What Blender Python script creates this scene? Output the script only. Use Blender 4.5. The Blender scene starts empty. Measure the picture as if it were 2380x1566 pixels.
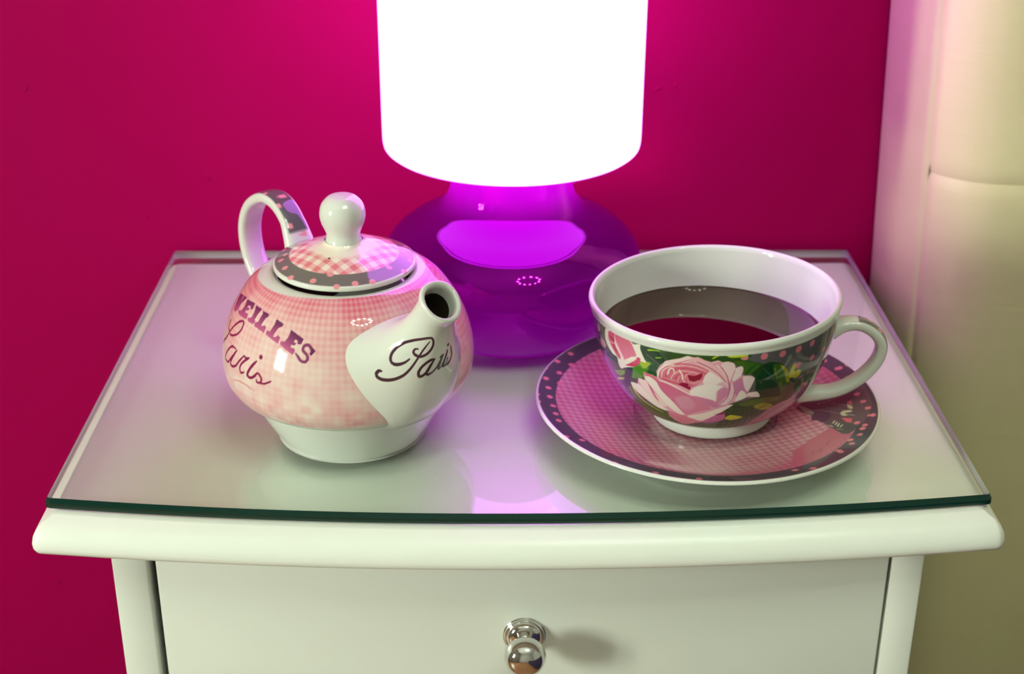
import bpy, bmesh, math, random
import numpy as np
from mathutils import Vector, Matrix

random.seed(7)
PI = math.pi
Z0 = 0.62            # height of the glass surface above the floor
WALL_Y = 0.297       # magenta wall behind the nightstand

# ------------------------------------------------------------------ camera
scn = bpy.context.scene
col = scn.collection
cam_d = bpy.data.cameras.new('camera')
cam = bpy.data.objects.new('camera', cam_d)
col.objects.link(cam)
cam_d.sensor_width = 36.0
cam_d.lens = 36.0 * 3390.78 / 2380.0
cam_d.clip_start = 0.02
def set_camera():
    p, yaw, roll = 0.443137, -0.0145758, 0.00388813
    f = Vector((0, math.cos(p), -math.sin(p))); u = Vector((0, math.sin(p), math.cos(p))); r = Vector((1, 0, 0))
    r2 = math.cos(roll) * r + math.sin(roll) * u
    u2 = -math.sin(roll) * r + math.cos(roll) * u
    m = Matrix((r2, u2, -f)).transposed().to_4x4()
    m = Matrix.Rotation(yaw, 4, 'Z') @ m
    m.translation = Vector((-0.01206, -0.55161, 0.34019 + Z0))
    cam.matrix_world = m
set_camera()
cam_d.dof.use_dof = True
cam_d.dof.focus_distance = 0.60
cam_d.dof.aperture_fstop = 14.0
scn.camera = cam

# ------------------------------------------------------------------ light
scn.view_settings.view_transform = 'Standard'
scn.view_settings.look = 'None'
scn.view_settings.gamma = 1.0
scn.view_settings.use_curve_mapping = False
scn.view_settings.exposure = 0.0
scn.cycles.use_light_tree = False
scn.cycles.max_bounces = 5; scn.cycles.diffuse_bounces = 2; scn.cycles.glossy_bounces = 3
scn.cycles.transmission_bounces = 2; scn.cycles.transparent_max_bounces = 8
world = bpy.data.worlds.new('world'); scn.world = world
world.use_nodes = True
world.node_tree.nodes['Background'].inputs['Color'].default_value = (0.75, 0.88, 1.0, 1)
world.node_tree.nodes['Background'].inputs['Strength'].default_value = 1.0

def area_light(name, loc, rot, sx, sy, power, colr):
    d = bpy.data.lights.new(name, 'AREA'); d.shape = 'RECTANGLE'; d.size = sx; d.size_y = sy
    d.energy = power; d.color = colr
    o = bpy.data.objects.new(name, d); col.objects.link(o); o.location = loc; o.rotation_euler = rot
    return o
# daylight entering through the window in the left wall
WIN_Y0, WIN_Y1, WIN_Z0, WIN_Z1, WIN_X = -1.33, -0.83, 0.74, 1.42, -1.9
area_light('window_daylight', (WIN_X - 0.10, (WIN_Y0 + WIN_Y1) / 2, (WIN_Z0 + WIN_Z1) / 2), (0, -PI / 2, 0), WIN_Z1 - WIN_Z0, WIN_Y1 - WIN_Y0, 122.0, (0.88, 1.0, 0.86))
SHADE_EMISSION = (1.0, 0.225, 1.45)
SHADE_STRENGTH = 4.5
BULB_STRENGTH = 235.0

# ------------------------------------------------------------------ helpers
def tag(o, label=None, cat=None, group=None, kind=None):
    if label: o['label'] = label
    if cat: o['category'] = cat
    if group: o['group'] = group
    if kind: o['kind'] = kind
    return o
def thing(name, loc, label, cat, group=None):
    o = bpy.data.objects.new(name, None); col.objects.link(o)
    o.empty_display_size = 0.02
    o.location = loc
    return tag(o, label, cat, group)
def mesh_obj(name, verts, faces, mat, parent=None, smooth=True, mats=None, mat_idx=None, sharp=None):
    me = bpy.data.meshes.new(name)
    me.from_pydata([tuple(v) for v in verts], [], [tuple(f) for f in faces])
    for m in (mats or [mat]): me.materials.append(m)
    if mat_idx is not None: me.polygons.foreach_set('material_index', mat_idx)
    me.polygons.foreach_set('use_smooth', [smooth] * len(me.polygons))
    me.update()
    if sharp is not None and smooth: me.set_sharp_from_angle(angle=math.radians(sharp))
    o = bpy.data.objects.new(name, me); col.objects.link(o)
    if parent: o.parent = parent
    return o
def join(parts):
    V, F = [], []
    for v, f in parts:
        n = len(V); V += list(v); F += [tuple(i + n for i in q) for q in f]
    return V, F
def box(x0, x1, y0, y1, z0, z1, b=0.0):
    if b <= 0:
        v = [(x, y, z) for z in (z0, z1) for y in (y0, y1) for x in (x0, x1)]
        f = [(0, 2, 3, 1), (4, 5, 7, 6), (0, 1, 5, 4), (2, 6, 7, 3), (0, 4, 6, 2), (1, 3, 7, 5)]
        return v, f
    bm = bmesh.new(); bmesh.ops.create_cube(bm, size=1.0)
    for q in bm.verts:
        q.co = Vector(((x0 + x1) / 2 + q.co.x * (x1 - x0), (y0 + y1) / 2 + q.co.y * (y1 - y0), (z0 + z1) / 2 + q.co.z * (z1 - z0)))
    bmesh.ops.bevel(bm, geom=list(bm.edges), offset=b, segments=2, affect='EDGES', profile=0.5)
    bm.verts.index_update()
    v = [tuple(q.co) for q in bm.verts]; f = [tuple(q.index for q in p.verts) for p in bm.faces]
    bm.free(); return v, f

# GEO BEGIN  (pure number geometry)
def catmull(P, n=8):
    P = np.array(P, float); Q = []
    for i in range(len(P) - 1):
        p0 = P[max(i - 1, 0)]; p1 = P[i]; p2 = P[i + 1]; p3 = P[min(i + 2, len(P) - 1)]
        for t in np.linspace(0, 1, n, endpoint=False):
            Q.append(.5 * ((2 * p1) + (-p0 + p2) * t + (2 * p0 - 5 * p1 + 4 * p2 - p3) * t * t + (-p0 + 3 * p1 - 3 * p2 + p3) * t ** 3))
    Q.append(P[-1]); return np.array(Q)
def resample(Q, n):
    Q = np.array(Q, float); d = np.r_[0, np.cumsum(np.linalg.norm(np.diff(Q, axis=0), axis=1))]
    s = np.linspace(0, d[-1], n)
    return np.stack([np.interp(s, d, Q[:, k]) for k in range(Q.shape[1])], 1)
def lathe_grid(prof, nu):
    """prof (nv,2) of (r,z) -> (nv,nu,3); u=0 faces -y, grows towards +x"""
    prof = np.asarray(prof); a = np.arange(nu) / nu * 2 * np.pi
    return np.stack([prof[:, 0:1] * np.sin(a), -prof[:, 0:1] * np.cos(a), prof[:, 1:2] + 0 * a], -1)

POT_XY = (-0.0795, 0.0655)
POT_AZ = math.radians(38.0)
POT_BASE = [(.0325, 0), (.0340, .0004), (.0352, .0016), (.0388, .0075), (.0432, .0155), (.0466, .0225), (.0472, .0250)]
POT_BODY = [(.0468, .0236), (.0480, .0240), (.0512, .0256), (.0552, .0292), (.0580, .0350), (.0585, .0435), (.0566, .0540), (.0524, .0645), (.0460, .0745), (.0405, .0797), (.0362, .0823), (.0338, .0829), (.0318, .0824), (.0300, .0810)]
LID = [(.0290, .0840), (.0314, .0841), (.0324, .0848), (.0325, .0858), (.0318, .0868), (.0262, .0892), (.0195, .0921), (.0135, .0940), (.0100, .0952), (.0087, .0965)]
LID_KNOB = [(.0096, .0945), (.0083, .0965), (.0077, .0995), (.0085, .1020), (.0099, .1055), (.0104, .1093), (.0094, .1135), (.0064, .1168), (.0030, .1178), (.0, .1180)]
CUP_XY = (0.0935, 0.0683)
CUP_TILT = math.radians(2.4)
CUP_OUT = [(.0290, .0062), (.0318, .0072), (.0395, .0125), (.0465, .0210), (.0518, .0320), (.0552, .0430), (.0570, .0530), (.0578, .0595)]
SAUCER_XY = (0.0902, 0.0676)
SAUCER_TOP = [(.0001, .0052), (.0250, .0052), (.0330, .0053), (.0345, .0060), (.0370, .0061), (.0480, .0075), (.0600, .0100), (.0700, .0128), (.0780, .0150), (.0806, .0156), (.0815, .0152)]
def cup_grid(nu, nv): return lathe_grid(resample(catmull(CUP_OUT, 12), nv), nu)
def body_grid(nu, nv): return lathe_grid(resample(catmull(POT_BODY, 12), nv), nu)
def lid_grid(nu, nv): return lathe_grid(resample(catmull(LID, 12), nv), nu)
def saucer_grid(nu, nv): return lathe_grid(resample(catmull(SAUCER_TOP, 12), nv), nu)
def pot_frame(rho, z, w, az=POT_AZ):
    """point at horizontal distance rho along azimuth az, height z, sideways w"""
    return np.array([rho * math.sin(az) + w * math.cos(az), -rho * math.cos(az) + w * math.sin(az), z])
# spout sections: centre rho, z, axis tilt (deg above horizontal), half width, half height
SPOUT = [(.0200, .0470, 6, .0335, .0335), (.0360, .0482, 10, .0325, .0305), (.0465, .0508, 18, .0300, .0265), (.0540, .0560, 29, .0252, .0217), (.0597, .0635, 39, .0196, .0163),
         (.0642, .0718, 47, .0141, .0120), (.0680, .0800, 50, .0106, .0092), (.0712, .0866, 49, .0091, .0084), (.0738, .0908, 45, .0091, .0096)]
def spout_grid(nu, nv):
    S = resample_sections(SPOUT, nv); a = np.arange(nu) / nu * 2 * np.pi; out = []
    for rho, z, tl, hw, hh in S:
        t = math.radians(tl); row = []
        for q in a:
            w = hw * math.copysign(abs(math.sin(q)) ** (1 - .28 * min(1, hw / .034)), math.sin(q)) * (1 - .28 * math.cos(q) * min(1, hw / .034)); h = -hh * math.cos(q)   # q=0 is the underside
            row.append(pot_frame(rho - h * math.sin(t), z + h * math.cos(t), w))
        out.append(row)
    return np.array(out)
def resample_sections(S, n):
    Q = catmull(S, 12); d = np.r_[0, np.cumsum(np.hypot(np.diff(Q[:, 0]), np.diff(Q[:, 1])))]
    s = np.linspace(0, d[-1], n)
    return np.stack([np.interp(s, d, Q[:, k]) for k in range(Q.shape[1])], 1)
def strap_grid(path, hw, ht, frame, nv, nu=32, power=3.2):
    """superellipse section swept along a path of (rho,z); u=0 outside middle"""
    P = resample(catmull(path, 12), nv); T = np.gradient(P, axis=0); T /= np.linalg.norm(T, axis=1)[:, None]
    out = []
    for i, (p, t) in enumerate(zip(P, T)):
        n = np.array([-t[1], t[0]]); f = i / (nv - 1)
        w = hw(f); h = ht(f); row = []
        for q in np.arange(nu) / nu * 2 * np.pi:
            cs, sn = math.cos(q), math.sin(q)
            dn = h * math.copysign(abs(cs) ** (2 / power), cs); dw = w * math.copysign(abs(sn) ** (2 / power), sn)
            row.append(frame(p[0] + n[0] * dn, p[1] + n[1] * dn, dw))
        out.append(row)
    return np.array(out)
POT_HANDLE = [(.0385, .0780), (.0415, .0855), (.0470, .0935), (.0560, .0985), (.0680, .0980), (.0810, .0900), (.0880, .0775), (.0870, .0635), (.0775, .0500), (.0660, .0430), (.0530, .0410)]
def pot_handle_grid(nu, nv):
    return strap_grid(POT_HANDLE, lambda f: .0060 + .002 * max(0, 1 - f * 8), lambda f: .0028 + .001 * max(0, 1 - f * 8), lambda r, z, w: pot_frame(r, z, w, POT_AZ + PI), nv, nu)
CUP_HANDLE_AZ = math.radians(84.0)
CUP_HANDLE = [(.0540, .0430), (.0600, .0462), (.0680, .0462), (.0750, .0415), (.0778, .0345), (.0750, .0255), (.0670, .0168), (.0560, .0112), (.0400, .0095)]
def cup_handle_grid(nu, nv):
    return strap_grid(CUP_HANDLE, lambda f: .0046 + .0016 * max(0, 1 - f * 7), lambda f: .0029 + .001 * max(0, 1 - f * 7) + .0012 * max(0, f * 5 - 4), lambda r, z, w: pot_frame(r, z, w, CUP_HANDLE_AZ), nv, nu, 2.6)
# GEO END

def grid_obj(name, G, mat, parent, wrap=True, colors=None, cap0=False, cap1=False, loc=None):
    nv, nu = G.shape[:2]
    V = G.reshape(-1, 3)
    i = np.arange(nv - 1)[:, None]; j = np.arange(nu if wrap else nu - 1)[None, :]
    j2 = (j + 1) % nu
    F = np.stack([i * nu + j, i * nu + j2, (i + 1) * nu + j2, (i + 1) * nu + j], -1).reshape(-1, 4)
    me = bpy.data.meshes.new(name)
    nF = len(F); extra = []
    if cap0: extra.append(list(range(nu))[::-1])
    if cap1: extra.append([(nv - 1) * nu + k for k in range(nu)])
    if extra or nF < 20000:
        me.from_pydata(V.tolist(), [], F.tolist() + extra)
    else:
        me.vertices.add(len(V)); me.vertices.foreach_set('co', V.astype(np.float32).ravel())
        me.loops.add(nF * 4); me.loops.foreach_set('vertex_index', F.astype(np.int32).ravel())
        me.polygons.add(nF); me.polygons.foreach_set('loop_start', np.arange(nF, dtype=np.int32) * 4)
        me.update(calc_edges=True)
    me.polygons.foreach_set('use_smooth', np.ones(len(me.polygons), bool))
    if colors is not None:
        at = me.color_attributes.new('Col', 'FLOAT_COLOR', 'POINT')
        c = np.ones((len(V), 4), np.float32); s = colors.reshape(-1, 3)
        c[:, :3] = np.where(s <= .04045, s / 12.92, ((s + .055) / 1.055) ** 2.4)
        at.data.foreach_set('color', c.ravel())
    me.materials.append(mat); me.validate(); me.update()
    o = bpy.data.objects.new(name, me); col.objects.link(o)
    if parent: o.parent = parent
    if loc: o.location = loc
    return o
def lathe_obj(name, prof, mat, parent, nu=96, n=6, smooth=True, cap0=False, cap1=False):
    P = catmull(prof, n) if smooth else np.array(prof, float)
    return grid_obj(name, lathe_grid(P, nu), mat, parent, cap0=cap0, cap1=cap1)

# ------------------------------------------------------------------ materials
def new_mat(name):
    m = bpy.data.materials.new(name); m.use_nodes = True
    nt = m.node_tree; b = nt.nodes['Principled BSDF']
    return m, nt, b
def lin(c):
    return tuple((x / 12.92 if x <= .04045 else ((x + .055) / 1.055) ** 2.4) for x in c)
def rgb(r, g, b): return lin((r / 255, g / 255, b / 255)) + (1.0,)
def add_bump(nt, b, scale, strength, dist, detail=3.0, stretch=None):
    tc = nt.nodes.new('ShaderNodeTexCoord'); n = nt.nodes.new('ShaderNodeTexNoise'); bp = nt.nodes.new('ShaderNodeBump')
    n.inputs['Scale'].default_value = scale; n.inputs['Detail'].default_value = detail
    if stretch:
        mp = nt.nodes.new('ShaderNodeMapping'); mp.inputs['Scale'].default_value = stretch
        nt.links.new(tc.outputs['Object'], mp.inputs['Vector']); nt.links.new(mp.outputs['Vector'], n.inputs['Vector'])
    else: nt.links.new(tc.outputs['Object'], n.inputs['Vector'])
    bp.inputs['Strength'].default_value = strength; bp.inputs['Distance'].default_value = dist
    nt.links.new(n.outputs['Fac'], bp.inputs['Height']); nt.links.new(bp.outputs['Normal'], b.inputs['Normal'])
    return n
def noise_color(nt, b, c1, c2, scale, detail=4.0, stretch=None, lo=.35, hi=.65):
    tc = nt.nodes.new('ShaderNodeTexCoord'); n = nt.nodes.new('ShaderNodeTexNoise'); r = nt.nodes.new('ShaderNodeValToRGB')
    n.inputs['Scale'].default_value = scale; n.inputs['Detail'].default_value = detail
    if stretch:
        mp = nt.nodes.new('ShaderNodeMapping'); mp.inputs['Scale'].default_value = stretch
        nt.links.new(tc.outputs['Object'], mp.inputs['Vector']); nt.links.new(mp.outputs['Vector'], n.inputs['Vector'])
    else: nt.links.new(tc.outputs['Object'], n.inputs['Vector'])
    r.color_ramp.elements[0].position = lo; r.color_ramp.elements[1].position = hi
    r.color_ramp.elements[0].color = c1; r.color_ramp.elements[1].color = c2
    nt.links.new(n.outputs['Fac'], r.inputs['Fac']); nt.links.new(r.outputs['Color'], b.inputs['Base Color'])
def simple(name, c, rough, spec=.5, metal=0.0, **kw):
    m, nt, b = new_mat(name)
    b.inputs['Base Color'].default_value = c; b.inputs['Roughness'].default_value = rough
    b.inputs['Specular IOR Level'].default_value = spec; b.inputs['Metallic'].default_value = metal
    for k, v in kw.items(): b.inputs[k].default_value = v
    return m, nt, b

MAT = {}
m, nt, b = simple('magenta_paint', (0.33, 0.0002, 0.062, 1), .6, .04)
noise_color(nt, b, (0.32, 0.0002, 0.060, 1), (0.34, 0.0003, 0.064, 1), 3.0)
add_bump(nt, b, 60.0, .12, .002, 5.0)
MAT['wall'] = m
m, nt, b = simple('white_plaster', (0.50, 0.50, 0.45, 1), .8, .2); add_bump(nt, b, 40, .1, .002); MAT['plaster'] = m
m, nt, b = simple('ceiling_paint', (0.70, 0.72, 0.66, 1), .85, .2); add_bump(nt, b, 50, .1, .002); MAT['ceiling'] = m
m, nt, b = simple('laminate_floor', (0.35, 0.17, 0.07, 1), .35, .4)
noise_color(nt, b, (0.22, 0.09, 0.035, 1), (0.42, 0.20, 0.085, 1), 3.0, 6.0, (1.0, 12.0, 1.0), .3, .7); MAT['floor'] = m
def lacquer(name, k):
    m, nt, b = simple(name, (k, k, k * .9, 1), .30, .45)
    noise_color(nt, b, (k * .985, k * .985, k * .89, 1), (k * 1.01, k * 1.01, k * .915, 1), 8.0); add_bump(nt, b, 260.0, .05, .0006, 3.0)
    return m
MAT['lacquer'] = lacquer('white_lacquer', .76); MAT['lacquer_lit'] = lacquer('white_lacquer_lit', .87)  # one paint in two tones: brighter light on the tabletop put into its colour
m, nt, b = simple('gap_shade', (0.05, 0.045, 0.035, 1), .8, .1); MAT['box_shade'] = m  # drawer box near-black: shade of the gap put into its colour
m, nt, b = simple('chrome', (0.78, 0.77, 0.74, 1), .04, .5, 1.0); MAT['chrome'] = m
def glaze(name, use_attr, c=(0.72, 0.72, 0.65, 1), rough=.07):
    m, nt, b = simple(name, c, rough, .55)
    b.inputs['Coat Weight'].default_value = .25; b.inputs['Coat Roughness'].default_value = .03
    if use_attr:
        a = nt.nodes.new('ShaderNodeAttribute'); a.attribute_name = 'Col'
        nt.links.new(a.outputs['Color'], b.inputs['Base Color'])
    else:
        noise_color(nt, b, tuple(x * .985 for x in c[:3]) + (1,), c, 30.0)
    return m
MAT['china'] = glaze('white_china', False)
MAT['china_print'] = glaze('printed_china', True)
m, nt, b = simple('tea', (0.022, 0.0006, 0.0014, 1), .015, .5)
b.inputs['IOR'].default_value = 1.62; b.inputs['Specular Tint'].default_value = (1.0, 0.82, 0.55, 1); MAT['tea'] = m
# lamp
m = bpy.data.materials.new('glowing_opal_glass'); m.use_nodes = True; nt = m.node_tree; nt.nodes.clear()
e = nt.nodes.new('ShaderNodeEmission'); e.inputs['Color'].default_value = SHADE_EMISSION + (1,); e.inputs['Strength'].default_value = SHADE_STRENGTH
o_ = nt.nodes.new('ShaderNodeOutputMaterial'); nt.links.new(e.outputs['Emission'], o_.inputs['Surface']); MAT['shade'] = m
m, nt, b = simple('purple_glass', (0.060, 0.0003, 0.056, 1), .012, .5)
b.inputs['IOR'].default_value = 2.3
b.inputs['Specular Tint'].default_value = (1.0, 0.02, 1.0, 1)
tl = nt.nodes.new('ShaderNodeBsdfTranslucent'); tl.inputs['Color'].default_value = (0.62, 0.003, 0.62, 1)
ad = nt.nodes.new('ShaderNodeMixShader'); ad.inputs['Fac'].default_value = 0.30
nt.links.new(b.outputs[0], ad.inputs[1]); nt.links.new(tl.outputs[0], ad.inputs[2]); nt.links.new(ad.outputs[0], nt.nodes['Material Output'].inputs['Surface'])
MAT['purple'] = m
m, nt, b = simple('clear_trim', (0.5, 0.05, 0.5, 1), .1, .6); MAT['trim'] = m
m, nt, b = simple('bulb', (1, 1, 1, 1), .3); b.inputs['Emission Color'].default_value = (0.85, 1.0, 0.82, 1); b.inputs['Emission Strength'].default_value = BULB_STRENGTH; MAT['bulb'] = m
# clear glass slab: see-through with a real fresnel reflection on both faces
m = bpy.data.materials.new('clear_glass'); m.use_nodes = True; nt = m.node_tree; nt.nodes.clear()
tr = nt.nodes.new('ShaderNodeBsdfTransparent'); tr.inputs['Color'].default_value = (0.965, 0.985, 0.965, 1)
gl = nt.nodes.new('ShaderNodeBsdfGlossy'); gl.inputs['Roughness'].default_value = 0.006; gl.inputs['Color'].default_value = (1, 1, 1, 1)
lw = nt.nodes.new('ShaderNodeLayerWeight'); lw.inputs['Blend'].default_value = 0.5
pw = nt.nodes.new('ShaderNodeMath'); pw.operation = 'POWER'; pw.inputs[1].default_value = 5.0
fr = nt.nodes.new('ShaderNodeMath'); fr.operation = 'MULTIPLY_ADD'; fr.inputs[1].default_value = 0.957; fr.inputs[2].default_value = 0.043
nt.links.new(lw.outputs['Facing'], pw.inputs[0]); nt.links.new(pw.outputs[0], fr.inputs[0])
mx = nt.nodes.new('ShaderNodeMixShader'); o_ = nt.nodes.new('ShaderNodeOutputMaterial')
nt.links.new(fr.outputs[0], mx.inputs['Fac']); nt.links.new(tr.outputs[0], mx.inputs[1]); nt.links.new(gl.outputs[0], mx.inputs[2]); nt.links.new(mx.outputs[0], o_.inputs['Surface'])
MAT['glass'] = m
m, nt, b = simple('green_glass_edge', (0.004, 0.028, 0.020, 1), .10, .5); MAT['edge'] = m  # front edge; darkness of light trapped inside is put into the green
m, nt, b = simple('lit_glass_edge', (0.42, 0.46, 0.38, 1), .15, .5); MAT['edge_lit'] = m  # paler copy for sides and back, inner reflections put into the colour
m, nt, b = simple('cream_leather', (0.68, 0.61, 0.34, 1), .5, .35)
noise_color(nt, b, (0.66, 0.59, 0.325, 1), (0.70, 0.63, 0.35, 1), 14.0); add_bump(nt, b, 90.0, .25, .0012, 4.0, (.35, .35, 2.6)); MAT['leather'] = m
m, nt, b = simple('beige_thread', (0.55, 0.47, 0.26, 1), .8, .2); MAT['thread'] = m
m, nt, b = simple('bed_fabric', (0.03, 0.02, 0.05, 1), .9, .2); add_bump(nt, b, 60, .3, .004); MAT['bedfabric'] = m
m, nt, b = simple('window_paint', (0.85, 0.85, 0.82, 1), .4); MAT['winframe'] = m
m, nt, b = simple('hole_shade', (0.03, 0.02, 0.012, 1), .6, .1); MAT['hole'] = m  # near-black colour stands in for shade inside the spout and vent

# ------------------------------------------------------------------ the room
RX0, RX1, RY0, RZ1 = -1.9, 2.3, -2.7, 2.5
def struct(name, vf, mat, **k):
    o = mesh_obj(name, vf[0], vf[1], mat, smooth=False, **k); o['kind'] = 'structure'; return o
T = .1
struct('floor', box(RX0 - T, RX1 + T, RY0 - T, WALL_Y + T, -T, 0), MAT['floor'])
struct('ceiling', box(RX0 - T, RX1 + T, RY0 - T, WALL_Y + T, RZ1, RZ1 + T), MAT['ceiling'])
struct('wall_back', box(RX0 - T, RX1 + T, WALL_Y, WALL_Y + T, 0, RZ1), MAT['wall'])
wb = bpy.data.objects['wall_back']
for (bx, bz, sx, sz, sy, tilt) in ((.0865, Z0 + .1010, .0028, .0011, .0006, .5), (.0975, Z0 + .1035, .0009, .0016, .0005, -.2), (-.2890, Z0 + .1010, .0012, .0020, .0008, -.5), (-.3200, Z0 + .0890, .0008, .0022, .0006, .1), (-.1850, Z0 + .0460, .0014, .0028, .0006, .6), (-.2380, Z0 + .0500, .0007, .0007, .0005, 0), (-.2250, Z0 + .0210, .0011, .0012, .0006, 0), (-.2950, Z0 - .2400, .0016, .0014, .0006, 0), (-.3150, Z0 - .2500, .0014, .0018, .0006, .3)):
    Gp = lathe_grid(catmull([(1, 0), (.8, .55), (.4, .92), (0, 1)], 3), 16); ct, st_ = math.cos(tilt), math.sin(tilt)
    Gq = np.stack([bx + sx * Gp[..., 0] * ct - sz * Gp[..., 1] * st_, WALL_Y - sy * Gp[..., 2], bz + sx * Gp[..., 0] * st_ + sz * Gp[..., 1] * ct], -1)
    grid_obj('paint_bump', Gq[:, ::-1], MAT['wall'], wb)
struct('wall_front', box(RX0 - T, RX1 + T, RY0 - T, RY0, 0, RZ1), MAT['plaster'])
struct('wall_right', box(RX1, RX1 + T, RY0, WALL_Y, 0, RZ1), MAT['plaster'])
struct('wall_left', join([box(RX0 - T, RX0, RY0, WIN_Y0, 0, RZ1), box(RX0 - T, RX0, WIN_Y1, WALL_Y, 0, RZ1),
                          box(RX0 - T, RX0, WIN_Y0, WIN_Y1, 0, WIN_Z0), box(RX0 - T, RX0, WIN_Y0, WIN_Y1, WIN_Z1, RZ1)]), MAT['plaster'])
w = bpy.data.objects.new('window_1', None); col.objects.link(w); w.location = (RX0, (WIN_Y0 + WIN_Y1) / 2, WIN_Z0); w['kind'] = 'structure'
wy = (WIN_Y1 - WIN_Y0) / 2; wz = WIN_Z1 - WIN_Z0
mesh_obj('window_frame', *join([box(-.06, -.01, -wy, -wy + .05, 0, wz), box(-.06, -.01, wy - .05, wy, 0, wz), box(-.06, -.01, -wy + .05, wy - .05, 0, .05), box(-.06, -.01, -wy + .05, wy - .05, wz - .05, wz)]), MAT['winframe'], w, False)
mesh_obj('mullion', *box(-.055, -.015, -.04, .04, .05, wz - .05), MAT['winframe'], w, False)
mesh_obj('window_sill', *box(-.01, .12, -wy - .05, wy + .05, -.03, 0), MAT['winframe'], w, False)

# ------------------------------------------------------------------ nightstand
ns = thing('nightstand', (0, 0, 0), 'white painted nightstand with bowed front edge and one drawer with chrome knob', 'nightstand')
def outline(hx, yb, yc, bow, off=0.0, rc=.004, n=28):
    """counter-clockwise plan outline: back edge, bowed front edge, small corner radii"""
    hx = hx + off; yb = yb + off; yc = yc - off
    P = []
    for k in range(n + 1):
        t = -1 + 2 * k / n
        P.append((hx * t, yc - bow * (1 - t * t)))
    pts = []
    def corner(cx, cy, a0, a1):
        for k in range(6):
            a = a0 + (a1 - a0) * k / 5; pts.append((cx + rc * math.cos(a), cy + rc * math.sin(a)))
    corner(-hx + rc, yc + rc * .85, PI, 1.5 * PI - .13)
    pts += [q for q in P if abs(q[0]) < hx - rc * 1.6]
    corner(hx - rc, yc + rc * .85, 1.5 * PI + .13, 2 * PI)
    corner(hx - rc, yb - rc, 0, .5 * PI)
    corner(-hx + rc, yb - rc, .5 * PI, PI)
    return pts
def slab(prof, hx, yb, yc, bow, rc):
    """prof: list of (outward offset, z) bottom to top"""
    rings = [[(x, y, z) for x, y in outline(hx, yb, yc, bow, off, max(.0005, rc + off))] for off, z in prof]
    n = len(rings[0]); V = [v for r in rings for v in r]; F = []
    for i in range(len(rings) - 1):
        for k in range(n):
            k2 = (k + 1) % n; F.append((i * n + k, i * n + k2, (i + 1) * n + k2, (i + 1) * n + k))
    F.append(tuple(range(n))[::-1]); F.append(tuple((len(rings) - 1) * n + k for k in range(n)))
    return V, F
BT = Z0 - .0054
board = [(-.0022, BT - .0158), (-.0008, BT - .0153), (0, BT - .0138), (.0002, BT - .0118), (-.0005, BT - .0085), (-.0022, BT - .0052), (-.0048, BT - .0026), (-.0075, BT - .0012), (-.0085, BT - .0004), (-.0092, BT), (-.012, BT)]
V, F = slab(board, .2146, .2915, -.0120, .0146, .0050)
top = mesh_obj('tabletop', V, F, MAT['lacquer_lit'], ns, True, sharp=50)
LEGT = BT - .0158
for (x0, x1, y0, y1) in ((-.1840, -.1682, .000, .030), (.1682, .1836, .000, .030), (-.1840, -.1682, .255, .285), (.1682, .1836, .255, .285)):
    v, f = box(x0, x1, y0, y1, 0, LEGT, .0012); mesh_obj('leg', v, f, MAT['lacquer'], ns, True, sharp=40)
for x0 in (-.1800, .1702):
    mesh_obj('side_panel', *box(x0, x0 + .0098, .030, .255, .12, LEGT), MAT['lacquer'], ns, False)
mesh_obj('back_panel', *box(-.1682, .1682, .270, .278, .12, LEGT), MAT['lacquer'], ns, False)
mesh_obj('bottom_shelf', *box(-.1682, .1682, .012, .270, .12, .134), MAT['lacquer'], ns, False)
DR_T = LEGT - .0012
drawer_v, drawer_f = join([box(-.1641, .1673, -.001, .017, DR_T - .19, DR_T, .0012)])
dr = mesh_obj('drawer', drawer_v, drawer_f, MAT['lacquer'], ns, True, sharp=40)
mesh_obj('drawer_box', *join([box(-.158, -.148, .017, .25, DR_T - .17, DR_T - .02), box(.148, .158, .017, .25, DR_T - .17, DR_T - .02), box(-.148, .148, .24, .25, DR_T - .17, DR_T - .02), box(-.148, .148, .017, .24, DR_T - .17, DR_T - .162)]), MAT['box_shade'], dr, False)
d2_v, d2_f = join([box(-.1641, .1673, -.001, .017, .136, DR_T - .194, .0012)])
mesh_obj('drawer', d2_v, d2_f, MAT['lacquer'], ns, True, sharp=40)
def knob_at(parent, x, z):
    plate = [(.0, .0), (.0092, .0), (.0094, .0006), (.0090, .0016), (.0083, .0018), (.0080, .0026), (.0068, .0040), (.0048, .0050), (.0036, .0058), (.0034, .0075), (.0034, .0100), (.0040, .0112)]
    ball = [(.0036, .0100), (.0060, .0106), (.0082, .0120), (.0093, .0140), (.0096, .0160), (.0091, .0185), (.0076, .0212), (.0052, .0231), (.0026, .0240), (.0, .0242)]
    for nm, pr in (('knob_backplate', plate), ('knob', ball)):
        G = lathe_grid(catmull(pr, 5), 64)
        G2 = np.stack([G[..., 0] + x, -.001 - G[..., 2], G[..., 1] + z], -1)
        grid_obj(nm, G2, MAT['chrome'], parent)
knob_at(dr, .0022, Z0 - .0739)

# ------------------------------------------------------------------ glass top
gp = [(-.0007, -.0050), (0, -.0044), (0, -.0021), (-.0013, 0)]
V, F = slab([(o, Z0 + z) for o, z in gp], .2100, .2915, 0.0, .0146, .003)
n_out = len(outline(.21, .2915, 0, .0146))
idx = []
for i in range(3):
    for k in range(n_out):
        y0 = V[i * n_out + k][1]; y1 = V[i * n_out + (k + 1) % n_out][1]
        idx.append(1 if max(y0, y1) < .004 else 2)
idx += [0, 0]
gt = mesh_obj('glass_top', V, F, None, None, False, mats=[MAT['glass'], MAT['edge'], MAT['edge_lit']], mat_idx=idx)
tag(gt, 'clear glass sheet with green edge lying on the white nightstand top', 'glass top')

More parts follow.
